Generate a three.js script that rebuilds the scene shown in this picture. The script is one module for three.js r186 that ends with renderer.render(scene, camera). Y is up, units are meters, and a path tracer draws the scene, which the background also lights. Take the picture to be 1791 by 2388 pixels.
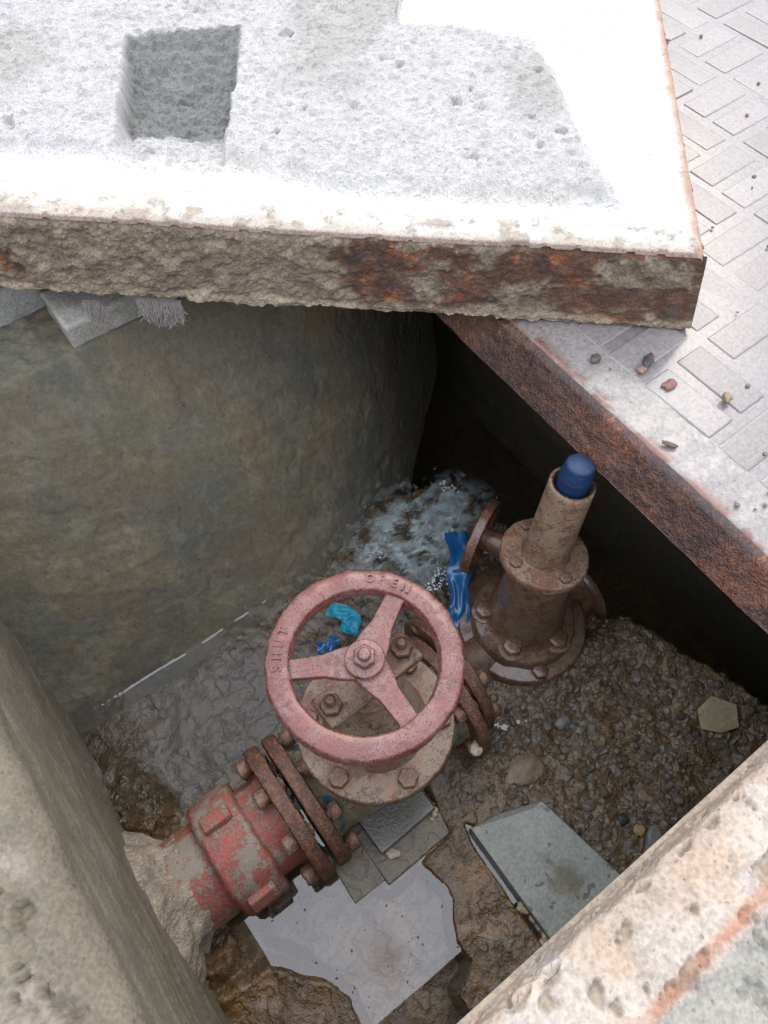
import * as THREE from 'three';
import { mergeGeometries, mergeVertices } from 'three/addons/utils/BufferGeometryUtils.js';
import { FontLoader } from 'three/addons/loaders/FontLoader.js';
import { TextGeometry } from 'three/addons/geometries/TextGeometry.js';
import { RoundedBoxGeometry } from 'three/addons/geometries/RoundedBoxGeometry.js';

// ---------------------------------------------------------------- camera, sky, sun, exposure
const scene = new THREE.Scene();
const camera = new THREE.PerspectiveCamera(67.38, 768 / 1024, 0.05, 120);
camera.position.set(0, 1.6, 0);                       // x runs along the pipe, z across it
camera.lookAt(0.2957, 1.6 - 0.866, -0.403);
const renderer = new THREE.WebGLRenderer({ antialias: true });
renderer.setSize(768, 1024);
renderer.toneMapping = THREE.LinearToneMapping;
renderer.toneMappingExposure = 2.3;
renderer.shadowMap.enabled = true;
{ // bright overcast sky: zenith brighter than the horizon
  const w = 128, h = 64, d = new Float32Array(w * h * 4);
  for (let j = 0; j < h; j++) for (let i = 0; i < w; i++) {
    const el = Math.sin(((j + 0.5) / h - 0.5) * Math.PI), k = (j * w + i) * 4;
    const L = el > 0 ? (1 + 2 * el) / 3 * 1.3 : 0.12;
    d[k] = L * 0.925; d[k + 1] = L * 0.955; d[k + 2] = L * 1.07; d[k + 3] = 1;
  }
  const sky = new THREE.DataTexture(d, w, h, THREE.RGBAFormat, THREE.FloatType);
  sky.mapping = THREE.EquirectangularReflectionMapping; sky.magFilter = THREE.LinearFilter; sky.needsUpdate = true;
  scene.background = sky; scene.environment = sky;
}
const sun = new THREE.DirectionalLight(0xfff1df, 0.8);
sun.position.set(3.0, 3.0, -2.9); sun.target.position.set(0.4, -0.5, -0.6);
sun.castShadow = true; sun.shadow.radius = 60;
Object.assign(sun.shadow.camera, { left: -4, right: 4, top: 4, bottom: -4, near: 0.5, far: 20 });
sun.shadow.mapSize.set(2048, 2048);
scene.add(sun, sun.target);

// ---------------------------------------------------------------- helpers
let seed = 7;
const rnd = () => { seed = (seed * 1664525 + 1013904223) >>> 0; return seed / 4294967296; };
const rr = (a, b) => a + (b - a) * rnd();
const clamp = (x, a = 0, b = 1) => Math.min(b, Math.max(a, x));
const mix = (a, b, t) => a + (b - a) * t;
const mix3 = (a, b, t) => [mix(a[0], b[0], t), mix(a[1], b[1], t), mix(a[2], b[2], t)];
const ss = (a, b, x) => { const t = clamp((x - a) / (b - a)); return t * t * (3 - 2 * t); };
function hash(x, y, z) { let h = Math.imul(x, 374761393) ^ Math.imul(y, 668265263) ^ Math.imul(z, 2147483647 ^ 0x5bd1e995); h = Math.imul(h ^ (h >>> 13), 1274126177); h ^= h >>> 16; return (h >>> 0) / 4294967296; }
const q5 = (t) => t * t * t * (t * (t * 6 - 15) + 10);
function n3(x, y, z) {                                // value noise 0..1
  const X = Math.floor(x), Y = Math.floor(y), Z = Math.floor(z), u = q5(x - X), v = q5(y - Y), w = q5(z - Z);
  const l = (a, b, t) => a + (b - a) * t;
  return l(l(l(hash(X, Y, Z), hash(X + 1, Y, Z), u), l(hash(X, Y + 1, Z), hash(X + 1, Y + 1, Z), u), v),
    l(l(hash(X, Y, Z + 1), hash(X + 1, Y, Z + 1), u), l(hash(X, Y + 1, Z + 1), hash(X + 1, Y + 1, Z + 1), u), v), w);
}
function fbm(x, y, z, o = 4, g = 0.5) { let s = 0, a = 1, t = 0; for (let i = 0; i < o; i++) { s += a * n3(x, y, z + i * 17.3); t += a; a *= g; x *= 2.03; y *= 2.03; z *= 2.03; } return s / t; }
const mod = (a, p) => ((a % p) + p) % p;
function p2(x, y, p, sd) {                            // periodic value noise
  const X = Math.floor(x), Y = Math.floor(y), u = q5(x - X), v = q5(y - Y), a = mod(X, p), b = mod(X + 1, p), c = mod(Y, p), d = mod(Y + 1, p);
  return mix(mix(hash(a, c, sd), hash(b, c, sd), u), mix(hash(a, d, sd), hash(b, d, sd), u), v);
}
function pf(x, y, p, sd, o = 4, g = 0.5) { let s = 0, a = 1, t = 0; for (let i = 0; i < o; i++) { s += a * p2(x * p, y * p, p, sd + i * 31); t += a; a *= g; p *= 2; } return s / t; }
function worley(x, y, p, sd) {                        // periodic cell noise: nearest distance, cell value
  x *= p; y *= p; const X = Math.floor(x), Y = Math.floor(y); let d = 9, id = 0;
  for (let j = -1; j <= 1; j++) for (let i = -1; i <= 1; i++) {
    const a = mod(X + i, p), b = mod(Y + j, p), dx = X + i + hash(a, b, sd) - x, dy = Y + j + hash(a, b, sd + 5) - y, r = dx * dx + dy * dy;
    if (r < d) { d = r; id = hash(a, b, sd + 9); }
  }
  return [Math.sqrt(d), id];
}
const enc = (c) => c <= 0.0031308 ? c * 12.92 : 1.055 * Math.pow(c, 1 / 2.4) - 0.055;
const TEX = {};
// fn(x, y) in 0..1 -> [r, g, b linear, height 0..1, roughness factor 0..1]
function makeTex(name, N, tile, fn) {
  const c = new Uint8Array(N * N * 4), b = new Uint8Array(N * N * 4);
  for (let j = 0; j < N; j++) for (let i = 0; i < N; i++) {
    const o = fn(i / N, j / N), k = (j * N + i) * 4;
    for (let q = 0; q < 3; q++) c[k + q] = Math.round(255 * clamp(enc(clamp(o[q]))));
    const h = Math.round(255 * clamp(o[3])); b[k] = h; b[k + 1] = Math.round(255 * clamp(o[4] ?? 1)); b[k + 2] = h; c[k + 3] = b[k + 3] = 255;
  }
  const T = (d, srgb) => { const t = new THREE.DataTexture(d, N, N); t.wrapS = t.wrapT = THREE.RepeatWrapping; t.magFilter = THREE.LinearFilter; t.minFilter = THREE.LinearMipmapLinearFilter; t.generateMipmaps = true; t.repeat.set(1 / tile, 1 / tile); if (srgb) t.colorSpace = THREE.SRGBColorSpace; t.needsUpdate = true; return t; };
  TEX[name] = { map: T(c, true), aux: T(b, false) };
}
function mat(tex, o = {}) {
  const { bump = 0.004, rough = 0.9, ...rest } = o, t = TEX[tex];
  return new THREE.MeshPhysicalMaterial({ map: t.map, bumpMap: t.aux, bumpScale: bump, roughness: rough, roughnessMap: t.aux, metalness: 0, ...rest });
}
// grid(nu, nv, fn): fn(u, v) -> { p: [x, y, z], uv: [m, m], c: [r, g, b] }
function grid(nu, nv, fn) {
  const P = [], U = [], C = [], I = []; let col = false;
  for (let j = 0; j <= nv; j++) for (let i = 0; i <= nu; i++) { const o = fn(i / nu, j / nv); P.push(...o.p); U.push(...o.uv); if (o.c) { C.push(...o.c); col = true; } }
  for (let j = 0; j < nv; j++) for (let i = 0; i < nu; i++) { const a = j * (nu + 1) + i, b = a + 1, c = a + nu + 1, d = c + 1; I.push(a, c, b, b, c, d); }
  const g = new THREE.BufferGeometry(); g.setAttribute('position', new THREE.Float32BufferAttribute(P, 3)); g.setAttribute('uv', new THREE.Float32BufferAttribute(U, 2));
  if (col) g.setAttribute('color', new THREE.Float32BufferAttribute(C, 3));
  g.setIndex(I); g.computeVertexNormals(); return g;
}
function boxUV(g0) {                                  // uv in metres, from the side that each face looks to
  const g = g0.index ? g0.toNonIndexed() : g0, p = g.attributes.position, uv = new Float32Array(p.count * 2), a = new THREE.Vector3(), b = new THREE.Vector3(), c = new THREE.Vector3();
  for (let i = 0; i < p.count; i += 3) {
    a.fromBufferAttribute(p, i); b.fromBufferAttribute(p, i + 1); c.fromBufferAttribute(p, i + 2);
    const n = b.clone().sub(a).cross(c.clone().sub(a)), x = Math.abs(n.x), y = Math.abs(n.y), z = Math.abs(n.z);
    [a, b, c].forEach((q, k) => { const [s, t] = y >= x && y >= z ? [q.x, q.z] : x >= z ? [q.z, q.y] : [q.x, q.y]; uv[(i + k) * 2] = s; uv[(i + k) * 2 + 1] = t; });
  }
  g.setAttribute('uv', new THREE.BufferAttribute(uv, 2)); return g;
}
function rough(g0, amp, freq, sd = 0) {               // uneven cast or crusted surface
  const g = g0.clone(); g.deleteAttribute('uv'); g.deleteAttribute('normal'); const w = mergeVertices(g, 1e-5); w.computeVertexNormals();
  const p = w.attributes.position, n = w.attributes.normal;
  for (let i = 0; i < p.count; i++) { const x = p.getX(i), y = p.getY(i), z = p.getZ(i), d = (fbm(x * freq + sd, y * freq + 3, z * freq, 3) - 0.5) * 2 * amp; p.setXYZ(i, x + n.getX(i) * d, y + n.getY(i) * d, z + n.getZ(i) * d); }
  w.computeVertexNormals(); return boxUV(w);
}
function paintVerts(g, fn) { const p = g.attributes.position, C = []; for (let i = 0; i < p.count; i++) C.push(...fn(p.getX(i), p.getY(i), p.getZ(i))); g.setAttribute('color', new THREE.Float32BufferAttribute(C, 3)); return g; }
const creased = (g) => { const q = g.index ? g.toNonIndexed() : g; q.computeVertexNormals(); return boxUV(q); };
const used = {};
const nm = (n) => { const k = used[n] = (used[n] ?? -1) + 1; return k ? `${n}_${String(k).padStart(3, '0')}` : n; };
function mesh(name, g, m, parent) { const o = new THREE.Mesh(g, m); o.name = parent ? name : nm(name); o.castShadow = o.receiveShadow = true; (parent ?? scene).add(o); return o; }
function thing(name, label, category, pos = [0, 0, 0], group) { const o = new THREE.Group(); o.name = nm(name); o.position.set(...pos); o.userData = { label, category }; if (group) o.userData.group = group; scene.add(o); return o; }
function single(name, label, category, g, m, group) { const o = mesh(name, g, m); o.userData = { label, category }; if (group) o.userData.group = group; return o; }
const lathe = (pts, seg = 48) => new THREE.LatheGeometry(pts.map(([r, y]) => new THREE.Vector2(r, y)), seg);
const toX = (g) => g.rotateZ(-Math.PI / 2);           // a lathe's axis laid along x
function disc(R, t, bev = 0.004, seg = 56, ri = 0) { return lathe([[ri, 0], [R - bev, 0], [R, bev], [R, t - bev], [R - bev, t], [ri, t]].filter((q, i, a) => i == 0 || q[0] != a[i - 1][0] || q[1] != a[i - 1][1]), seg); }
function hexHead(r, h) { return creased(lathe([[0, 0], [r, 0], [r, h * 0.8], [r * 0.82, h], [0, h]], 6)); }
function sdPoly(x, z, P) {                            // signed distance, positive inside
  let d = 1e9, s = -1; for (let i = 0, j = P.length - 1; i < P.length; j = i++) {
    const [xi, zi] = P[i], [xj, zj] = P[j], ex = xj - xi, ez = zj - zi, wx = x - xi, wz = z - zi, t = clamp((wx * ex + wz * ez) / (ex * ex + ez * ez));
    d = Math.min(d, (wx - ex * t) ** 2 + (wz - ez * t) ** 2); if ((zi > z) !== (zj > z) && x < (xj - xi) * (z - zi) / (zj - zi) + xi) s = -s;
  } return s * Math.sqrt(d);
}

// ---------------------------------------------------------------- textures: what surfaces are made of
makeTex('concrete', 1024, 0.7, (x, y) => { const a = pf(x, y, 7, 1, 6, 0.6), f = pf(x, y, 100, 2, 3), w = worley(x, y, 46, 3), r = 0.08 + 0.22 * hash(Math.floor(w[1] * 9999), 3, 1); const pit = w[1] > 0.93 ? ss(r, r * 0.5, w[0] + 0.12 * (f - 0.5)) : 0; const k = (0.82 + 0.42 * (a - 0.5) + 0.5 * (f - 0.5)) * (1 - 0.3 * pit); return [k, k * 0.99, k * 0.97, 0.5 * a + 0.5 * f - 0.3 * pit + 0.1, 1]; });
makeTex('stucco', 1024, 0.5, (x, y) => { const a = pf(x, y, 9, 11, 5), f = pf(x + 0.05 * pf(x, y, 8, 4, 2), y * 1, 44, 12, 4, 0.6), r = pf(x, y, 130, 14, 2); const v = 0.9 + 0.16 * (a - 0.5) + 0.25 * (f - 0.5); return [v, v * 1.0, v * 1.0, 0.25 * a + 0.75 * f + 0.25 * (r - 0.5), 1]; });
makeTex('rust', 768, 0.5, (x, y) => { const a = pf(x, y, 8, 21, 6, 0.6), b = pf(x, y, 26, 22, 5, 0.65), f = pf(x, y, 130, 23, 3, 0.6), w = worley(x, y, 70, 24), q = 0.5 * b + 0.5 * f; let c = mix3([0.075, 0.034, 0.023], [0.15, 0.068, 0.038], ss(0.36, 0.64, q)); c = mix3(c, [0.36, 0.13, 0.04], 0.85 * ss(0.6, 0.7, 0.3 * a + 0.35 * b + 0.35 * f)); c = mix3(c, [0.05, 0.034, 0.034], 0.8 * ss(0.45, 0.34, 0.5 * a + 0.5 * q)); const s = 0.7 + 0.6 * f; return [c[0] * s, c[1] * s, c[2] * s, 0.35 * b + 0.5 * f + 0.15 * (1 - w[0]), 0.6 + 0.4 * f]; });
makeTex('crust', 768, 0.4, (x, y) => { const a = pf(x, y, 8, 31, 5), f = pf(x, y, 60, 32, 4, 0.6), g = pf(x, y, 150, 33, 2); const v = 0.7 + 0.5 * (f - 0.5) + 0.5 * (g - 0.5); let c = mix3([0.27, 0.225, 0.165], [0.2, 0.16, 0.115], ss(0.4, 0.65, a)); return [c[0] * v * 1.3, c[1] * v * 1.3, c[2] * v * 1.3, 0.3 * a + 0.6 * f + 0.2 * g, 1]; });
makeTex('mud', 1024, 0.6, (x, y) => { const wx = x + 0.03 * pf(x, y, 9, 47, 3), a = pf(x, y, 5, 41, 6, 0.6), f = pf(x, y, 40, 42, 4, 0.6), g = pf(x, y, 140, 43, 2), cr = 1 - Math.abs(2 * pf(wx, y, 8, 45, 5, 0.55) - 1), w = worley(x, y, 46, 44); let c = mix3([0.15, 0.112, 0.066], [0.098, 0.08, 0.054], ss(0.38, 0.62, a)); c = mix3(c, [0.19, 0.15, 0.095], 0.8 * ss(0.54, 0.7, f)); c = mix3(c, [0.062, 0.048, 0.032], 0.8 * ss(0.95, 0.99, cr)); const st = w[1] > 0.8 ? ss(0.34, 0.24, w[0]) : 0; c = mix3(c, [0.13, 0.125, 0.1], 0.6 * st); const v = 0.75 + 0.5 * g; return [c[0] * v, c[1] * v, c[2] * v, 0.45 * a + 0.35 * f + 0.1 * g - 0.25 * ss(0.9, 0.99, cr) + 0.12 * st + 0.1, 0.5 + 0.5 * f]; });
makeTex('plaster', 1024, 1.0, (x, y) => { const a = pf(x, y, 5, 51, 5), b = pf(x, y, 9, 52, 5), s = pf(x, y * 1, 64, 53, 3), st = pf(x * 1, y * 1, 6, 54, 2), f = pf(x, y, 170, 55, 2), w = worley(x, y, 48, 56); let c = mix3([0.142, 0.124, 0.086], [0.112, 0.108, 0.083], ss(0.38, 0.62, a)); c = mix3(c, [0.128, 0.102, 0.066], 0.6 * ss(0.46, 0.66, b)); c = mix3(c, [0.18, 0.163, 0.12], 0.5 * ss(0.56, 0.7, pf(x, y, 12, 58, 5, 0.6))); const pit = w[1] > 0.96 ? ss(0.22, 0.06, w[0]) : 0, v = (0.86 + 0.3 * (s - 0.5) + 0.3 * (f - 0.5)) * (1 - 0.4 * pit); return [c[0] * v, c[1] * v, c[2] * v, 0.5 * s + 0.3 * b + 0.15 * f - 0.2 * pit + 0.1 * st, 1]; });
makeTex('paver', 512, 0.5, (x, y) => { const a = pf(x, y, 5, 61, 4), f = pf(x, y, 60, 62, 3), w = worley(x, y, 60, 63), g = w[1] > 0.8 ? ss(0.4, 0.15, w[0]) : 0, v = 0.85 + 0.3 * (a - 0.5) + 0.45 * (f - 0.5) + 0.18 * g; return [v, v * 0.98, v * 0.98, 0.3 * a + 0.6 * f, 0.6 + 0.5 * (a - 0.3)]; });
makeTex('redpaint', 1024, 0.5, (x, y) => {              // flaking red oxide paint, pitted and spotted with rust
  const a = pf(x, y, 7, 71, 6, 0.6), b = pf(x, y, 22, 72, 5, 0.6), f = pf(x, y, 130, 73, 2), ws = [[46, 74, 0.2], [72, 75, 0.26], [104, 76, 0.3]].map(([p, sd, r]) => [worley(x, y, p, sd), r]);
  let c = mix3([0.19, 0.068, 0.06], [0.23, 0.115, 0.107], ss(0.38, 0.62, a)); c = mix3(c, [0.28, 0.075, 0.062], 0.8 * ss(0.58, 0.68, b)); c = mix3(c, [0.22, 0.155, 0.148], 0.6 * ss(0.55, 0.7, 0.5 * a + 0.5 * f)); c = mix3(c, [0.14, 0.055, 0.038], ss(0.57, 0.66, a * 0.4 + b * 0.6));
  const dense = ss(0.4, 0.66, pf(x, y, 7, 78, 3)); let k = 0, ring = 0; for (const [w, r] of ws) if (w[1] > 0.84 - 0.4 * dense) { const q = r * (0.6 + 0.8 * hash(Math.floor(w[1] * 9999), 5, 2)); k = Math.max(k, ss(q, q * 0.6, w[0])); ring = Math.max(ring, ss(q * 0.5, q * 0.2, w[0])); }
  c = mix3(c, [0.045, 0.032, 0.04], 0.92 * k); c = mix3(c, [0.16, 0.1, 0.1], 0.6 * ring); const v = 0.82 + 0.36 * f; return [c[0] * v, c[1] * v, c[2] * v, 0.35 + 0.25 * b + 0.2 * f + 0.25 * k, 0.75 + 0.3 * f - 0.55 * k];
});
makeTex('castiron', 768, 0.5, (x, y) => {              // rusty casting under dried grey silt
  const a = pf(x, y, 6, 81, 6, 0.6), b = pf(x, y, 24, 82, 5, 0.6), f = pf(x, y, 120, 83, 3, 0.6), q = 0.6 * a + 0.25 * b + 0.15 * f;
  let c = mix3([0.15, 0.085, 0.06], [0.225, 0.19, 0.155], ss(0.4, 0.6, q)); c = mix3(c, [0.27, 0.125, 0.06], 0.7 * ss(0.55, 0.68, 0.6 * b + 0.4 * f)); c = mix3(c, [0.085, 0.055, 0.045], 0.7 * ss(0.46, 0.34, 0.6 * b + 0.4 * f));
  const v = 0.74 + 0.52 * f; return [c[0] * v, c[1] * v, c[2] * v, 0.4 * b + 0.6 * f, 0.65 + 0.35 * f];
});
makeTex('redpipe', 768, 0.5, (x, y) => {               // bright red paint with clods of grey mortar and rust
  const a = pf(x, y, 6, 91, 5), b = pf(x, y, 15, 92, 4), f = pf(x, y, 100, 93, 3);
  const q = 0.45 * a + 0.35 * b + 0.2 * f; let c = mix3([0.3, 0.062, 0.045], [0.2, 0.075, 0.055], ss(0.4, 0.6, b)); c = mix3(c, [0.13, 0.075, 0.055], 0.85 * ss(0.5, 0.6, a * 0.6 + f * 0.4)); c = mix3(c, [0.22, 0.195, 0.155], ss(0.48, 0.56, q)); c = mix3(c, [0.15, 0.13, 0.1], 0.6 * ss(0.5, 0.62, f));
  const v = 0.8 + 0.4 * f; return [c[0] * v, c[1] * v, c[2] * v, 0.5 * a + 0.3 * b + 0.3 * f, 0.8];
});
makeTex('valvebody', 768, 0.5, (x, y) => {             // worn blue coating under ochre slime
  const a = pf(x, y, 5, 95, 5), b = pf(x, y, 16, 96, 4), f = pf(x, y, 100, 97, 3);
  let c = mix3([0.2, 0.165, 0.1], [0.3, 0.255, 0.17], ss(0.45, 0.62, b)); c = mix3(c, [0.02, 0.1, 0.13], ss(0.54, 0.62, a)); c = mix3(c, [0.1, 0.05, 0.03], ss(0.6, 0.68, b * 0.4 + f * 0.6));
  const v = 0.8 + 0.4 * f; return [c[0] * v, c[1] * v, c[2] * v, 0.5 * b + 0.4 * f, 0.6];
});

const V = { vertexColors: true };
const M = {
  stucco: mat('stucco', { ...V, bump: 0.012, rough: 0.95 }),
  concrete: mat('concrete', { ...V, bump: 0.004, rough: 0.9 }),
  crust: mat('crust', { ...V, bump: 0.008, rough: 0.95 }),
  rust: mat('rust', { bump: 0.004, rough: 0.75 }),
  rustV: mat('rust', { ...V, bump: 0.006, rough: 0.6, clearcoat: 0.3, clearcoatRoughness: 0.3 }),
  wetRust: mat('rust', { bump: 0.003, rough: 0.5, clearcoat: 0.6, clearcoatRoughness: 0.2 }),
  mud: mat('mud', { ...V, bump: 0.012, rough: 0.62, clearcoat: 0.2, clearcoatRoughness: 0.22 }),
  plaster: mat('plaster', { ...V, bump: 0.0045, rough: 0.85 }),
  paver: [0.185, 0.205, 0.22, 0.235].map((k) => mat('paver', { color: new THREE.Color(k * 1.05, k * 0.99, k * 0.96), bump: 0.002, rough: 0.6, clearcoat: 0.6, clearcoatRoughness: 0.2 })),
  silt: mat('paver', { color: new THREE.Color(0.205, 0.198, 0.195), bump: 0.0012, rough: 0.5, clearcoat: 0.7, clearcoatRoughness: 0.16 }),
  red: mat('redpaint', { bump: 0.0022, rough: 0.55, color: new THREE.Color(0.68, 0.56, 0.52), clearcoat: 0.35, clearcoatRoughness: 0.2 }),
  redpipe: mat('redpipe', { bump: 0.004, rough: 0.8 }),
  iron: mat('castiron', { color: new THREE.Color(0.88, 0.8, 0.7), bump: 0.004, rough: 0.75, clearcoat: 0.2, clearcoatRoughness: 0.35 }),
  ironSilt: mat('castiron', { color: new THREE.Color(0.85, 0.74, 0.6), bump: 0.004, rough: 0.85 }),
  ironWet: mat('castiron', { color: new THREE.Color(0.62, 0.52, 0.42), bump: 0.004, rough: 0.5, clearcoat: 0.8, clearcoatRoughness: 0.18 }),
  body: mat('valvebody', { bump: 0.003, rough: 0.7, clearcoat: 0.3, clearcoatRoughness: 0.3 }),
  tile: mat('concrete', { color: new THREE.Color(0.2, 0.21, 0.192), ...V, bump: 0.0025, rough: 0.6, clearcoat: 0.4, clearcoatRoughness: 0.3 }),
  brickWet: mat('concrete', { color: new THREE.Color(0.085, 0.08, 0.062), bump: 0.005, rough: 0.4, clearcoat: 0.9, clearcoatRoughness: 0.18 }),
  brickMud: mat('mud', { color: new THREE.Color(0.78, 0.78, 0.68), bump: 0.004, rough: 0.6, clearcoat: 0.3, clearcoatRoughness: 0.3 }),
  blue: new THREE.MeshPhysicalMaterial({ color: new THREE.Color(0.004, 0.085, 0.25), roughness: 0.35, clearcoat: 0.6, clearcoatRoughness: 0.15 }),
  cap: mat('concrete', { color: new THREE.Color(0.002, 0.026, 0.085), bump: 0.002, rough: 0.55 }),
  teal: new THREE.MeshPhysicalMaterial({ color: new THREE.Color(0.01, 0.2, 0.3), roughness: 0.5, side: THREE.DoubleSide }),
  fibre: new THREE.MeshStandardMaterial({ color: new THREE.Color(0.3, 0.275, 0.25), roughness: 1 }),
  stone: mat('concrete', { ...V, bump: 0.003, rough: 0.7, clearcoat: 0.3, clearcoatRoughness: 0.3 }),
  water: new THREE.MeshPhysicalMaterial({ color: new THREE.Color(1, 1, 1), transmission: 1, thickness: 0, ior: 1.33, specularIntensity: 0.55, roughness: 0.0, side: THREE.DoubleSide }),
  poolWater: new THREE.MeshPhysicalMaterial({ color: new THREE.Color(1, 1, 1), transmission: 1, thickness: 0, ior: 1.75, roughness: 0.0, side: THREE.DoubleSide }),
};
const WATER = -1.1;

// ================================================================ the setting
// ---- paved ground round the pit: wet silt sheet with the pit cut out, and every paver on it
{
  const pave = new THREE.Group(); pave.name = 'pavement'; pave.userData = { kind: 'structure', label: 'wet grey brick paving with silt in the joints round the pit' }; scene.add(pave);
  const s = new THREE.Shape([[-20, -20], [20, -20], [20, 20], [-20, 20]].map(([x, z]) => new THREE.Vector2(x, -z)));
  s.holes.push(new THREE.Path([[-1.38, -2.62], [1.315, -2.62], [1.315, 0.68], [-1.38, 0.68]].map(([x, z]) => new THREE.Vector2(x, -z))));
  const g = new THREE.ShapeGeometry(s).rotateX(-Math.PI / 2).translate(0, -0.004, 0);
  mesh('silt_bed', boxUV(g), M.silt, pave);
  const mdl = 0.258, len = 0.222, wid = 0.098, a = 0.02, ca = Math.cos(a), sa = Math.sin(a);
  const variants = [0, 1, 2, 3].map((k) => {
    const b = new RoundedBoxGeometry(len, 0.05, wid, 2, 0.006); return rough(b, 0.0012, 30, k * 9);
  });
  for (let i = 0; i < 9; i++) for (let j = -9; j < 5; j++) for (let k = 0; k < 2; k++) {
    const along = ((i + j) & 1) === 0, off = (k - 0.5) * 0.129;
    const lx = i * mdl + mdl / 2 + (along ? off : 0), lz = j * mdl + mdl / 2 + (along ? 0 : off);
    const x = 1.318 + lx * ca + lz * sa, z = -0.672 - lx * sa + lz * ca;
    if (x < 1.37 || x > 3.5) continue;
    const p = mesh('paver', variants[Math.floor(rnd() * 4)], M.paver[Math.floor(rnd() * 4)], pave);
    p.position.set(x + rr(-0.003, 0.003), -0.0258 + rr(-0.003, 0.002), z + rr(-0.003, 0.003)); p.rotation.set(rr(-0.008, 0.008), a + (along ? Math.PI / 2 : 0) + rr(-0.012, 0.012), rr(-0.008, 0.008));
  }
}

// ---- the floor of the pit: mud, banks and hollows
const POOL = [[0.238, -0.146], [0.251, -0.103], [0.273, -0.026], [0.273, 0.007], [0.248, 0.031], [0.207, 0.101], [0.205, 0.135], [0.215, 0.175], [0.18, 0.2], [0.12, 0.215], [0.1, 0.5], [-0.22, 0.5], [-0.17, 0.2], [-0.15, 0.03], [-0.185, -0.06], [-0.21, -0.15], [-0.28, -0.25], [-0.24, -0.36], [-0.1, -0.38], [0.06, -0.35], [0.09, -0.17], [0.12, -0.135], [0.2, -0.14]];
const GULLY = [[0.435, -0.15], [0.455, -0.12], [0.455, 0.30], [0.405, 0.30], [0.41, 0.05], [0.418, -0.09]];
const DRY = [[0.24, -0.15], [0.36, -0.17], [0.4, -0.36], [0.6, -0.42], [0.88, -0.5], [1.26, -0.36], [2.4, -0.5], [2.4, 0.6], [-0.7, 0.6], [-0.7, -0.2], [-0.3, -0.2], [-0.1, 0.0], [0.2, 0.0]];
const GRAVEL = [[0.56, -0.24], [0.9, -0.45], [1.3, -0.36], [2.3, -0.4], [2.3, 0.5], [0.74, 0.5], [0.7, -0.04]];
const ADDED_SUMP = [[0.6, -1.45], [0.85, -1.4], [1.27, -1.25], [1.33, -0.75], [1.34, -0.42], [1.42, -0.1], [1.6, 0.6], [2.6, 0.6], [2.6, -2.9], [0.3, -2.9], [0.4, -1.9]];   // deep drop added under paving and cover so the floor there goes black
function bedY(x, z) {
  const n = fbm(x * 9, z * 9, 1, 4) - 0.5, f = fbm(x * 40, z * 40, 7, 3) - 0.5, jag = 0.02 * (fbm(x * 14, z * 14, 3, 3) - 0.5);
  let y = -0.055 + 0.03 * n + 0.006 * f;                                       // clear shallow water behind the valve
  const dry = ss(-0.03, 0.03, sdPoly(x, z, DRY) + jag); y = mix(y, 0.014 + 0.03 * n + 0.006 * f, dry);
  const gr = ss(-0.05, 0.06, sdPoly(x, z, GRAVEL) + jag); y = mix(y, 0.014 + 0.06 * n + 0.018 * f + 0.1 * ss(1.0, 1.6, x), gr);
  const pool = ss(-0.004, 0.02, sdPoly(x, z, POOL) + jag * 1.4); y = mix(y, -0.16 + 0.03 * n, pool);
  const gu = ss(-0.004, 0.012, sdPoly(x, z, GULLY) + jag * 0.3); y = mix(y, -0.04, gu);
  y += 0.2 * ss(-0.26, -0.47, x) * (0.2 + 1.1 * fbm(x * 18, z * 18, 5, 4)) * ss(-0.12, -0.3, z) * ss(-1.1, -0.75, z);   // mortar heaped against the wall round the pipe
  y = mix(y, -1.0, ss(-0.01, 0.12, sdPoly(x, z, ADDED_SUMP) + jag * 2));
  return WATER + y;
}
{
  const x0 = -0.62, x1 = 2.15, z0 = -1.9, z1 = 0.5;
  const g = grid(500, 430, (u, v) => {
    const x = mix(x0, x1, u), z = mix(z0, z1, v), y = bedY(x, z), n = fbm(x * 5, z * 5, 40, 4), o = ss(-0.05, 0.06, sdPoly(x, z, GRAVEL));
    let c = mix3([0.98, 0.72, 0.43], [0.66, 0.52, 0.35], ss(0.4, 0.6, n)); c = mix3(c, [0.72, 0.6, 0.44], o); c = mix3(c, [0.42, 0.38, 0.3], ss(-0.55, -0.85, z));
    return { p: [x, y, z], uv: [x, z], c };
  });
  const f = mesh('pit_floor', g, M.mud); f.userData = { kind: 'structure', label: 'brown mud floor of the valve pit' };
  const e = mesh('soil', new THREE.BoxGeometry(4, 0.3, 4.4).translate(0.8, -2.3, -1.1), new THREE.MeshStandardMaterial({ color: new THREE.Color(0.08, 0.06, 0.04), roughness: 1 })); e.userData = { kind: 'structure', label: 'soil under the pit floor' };
}
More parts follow.
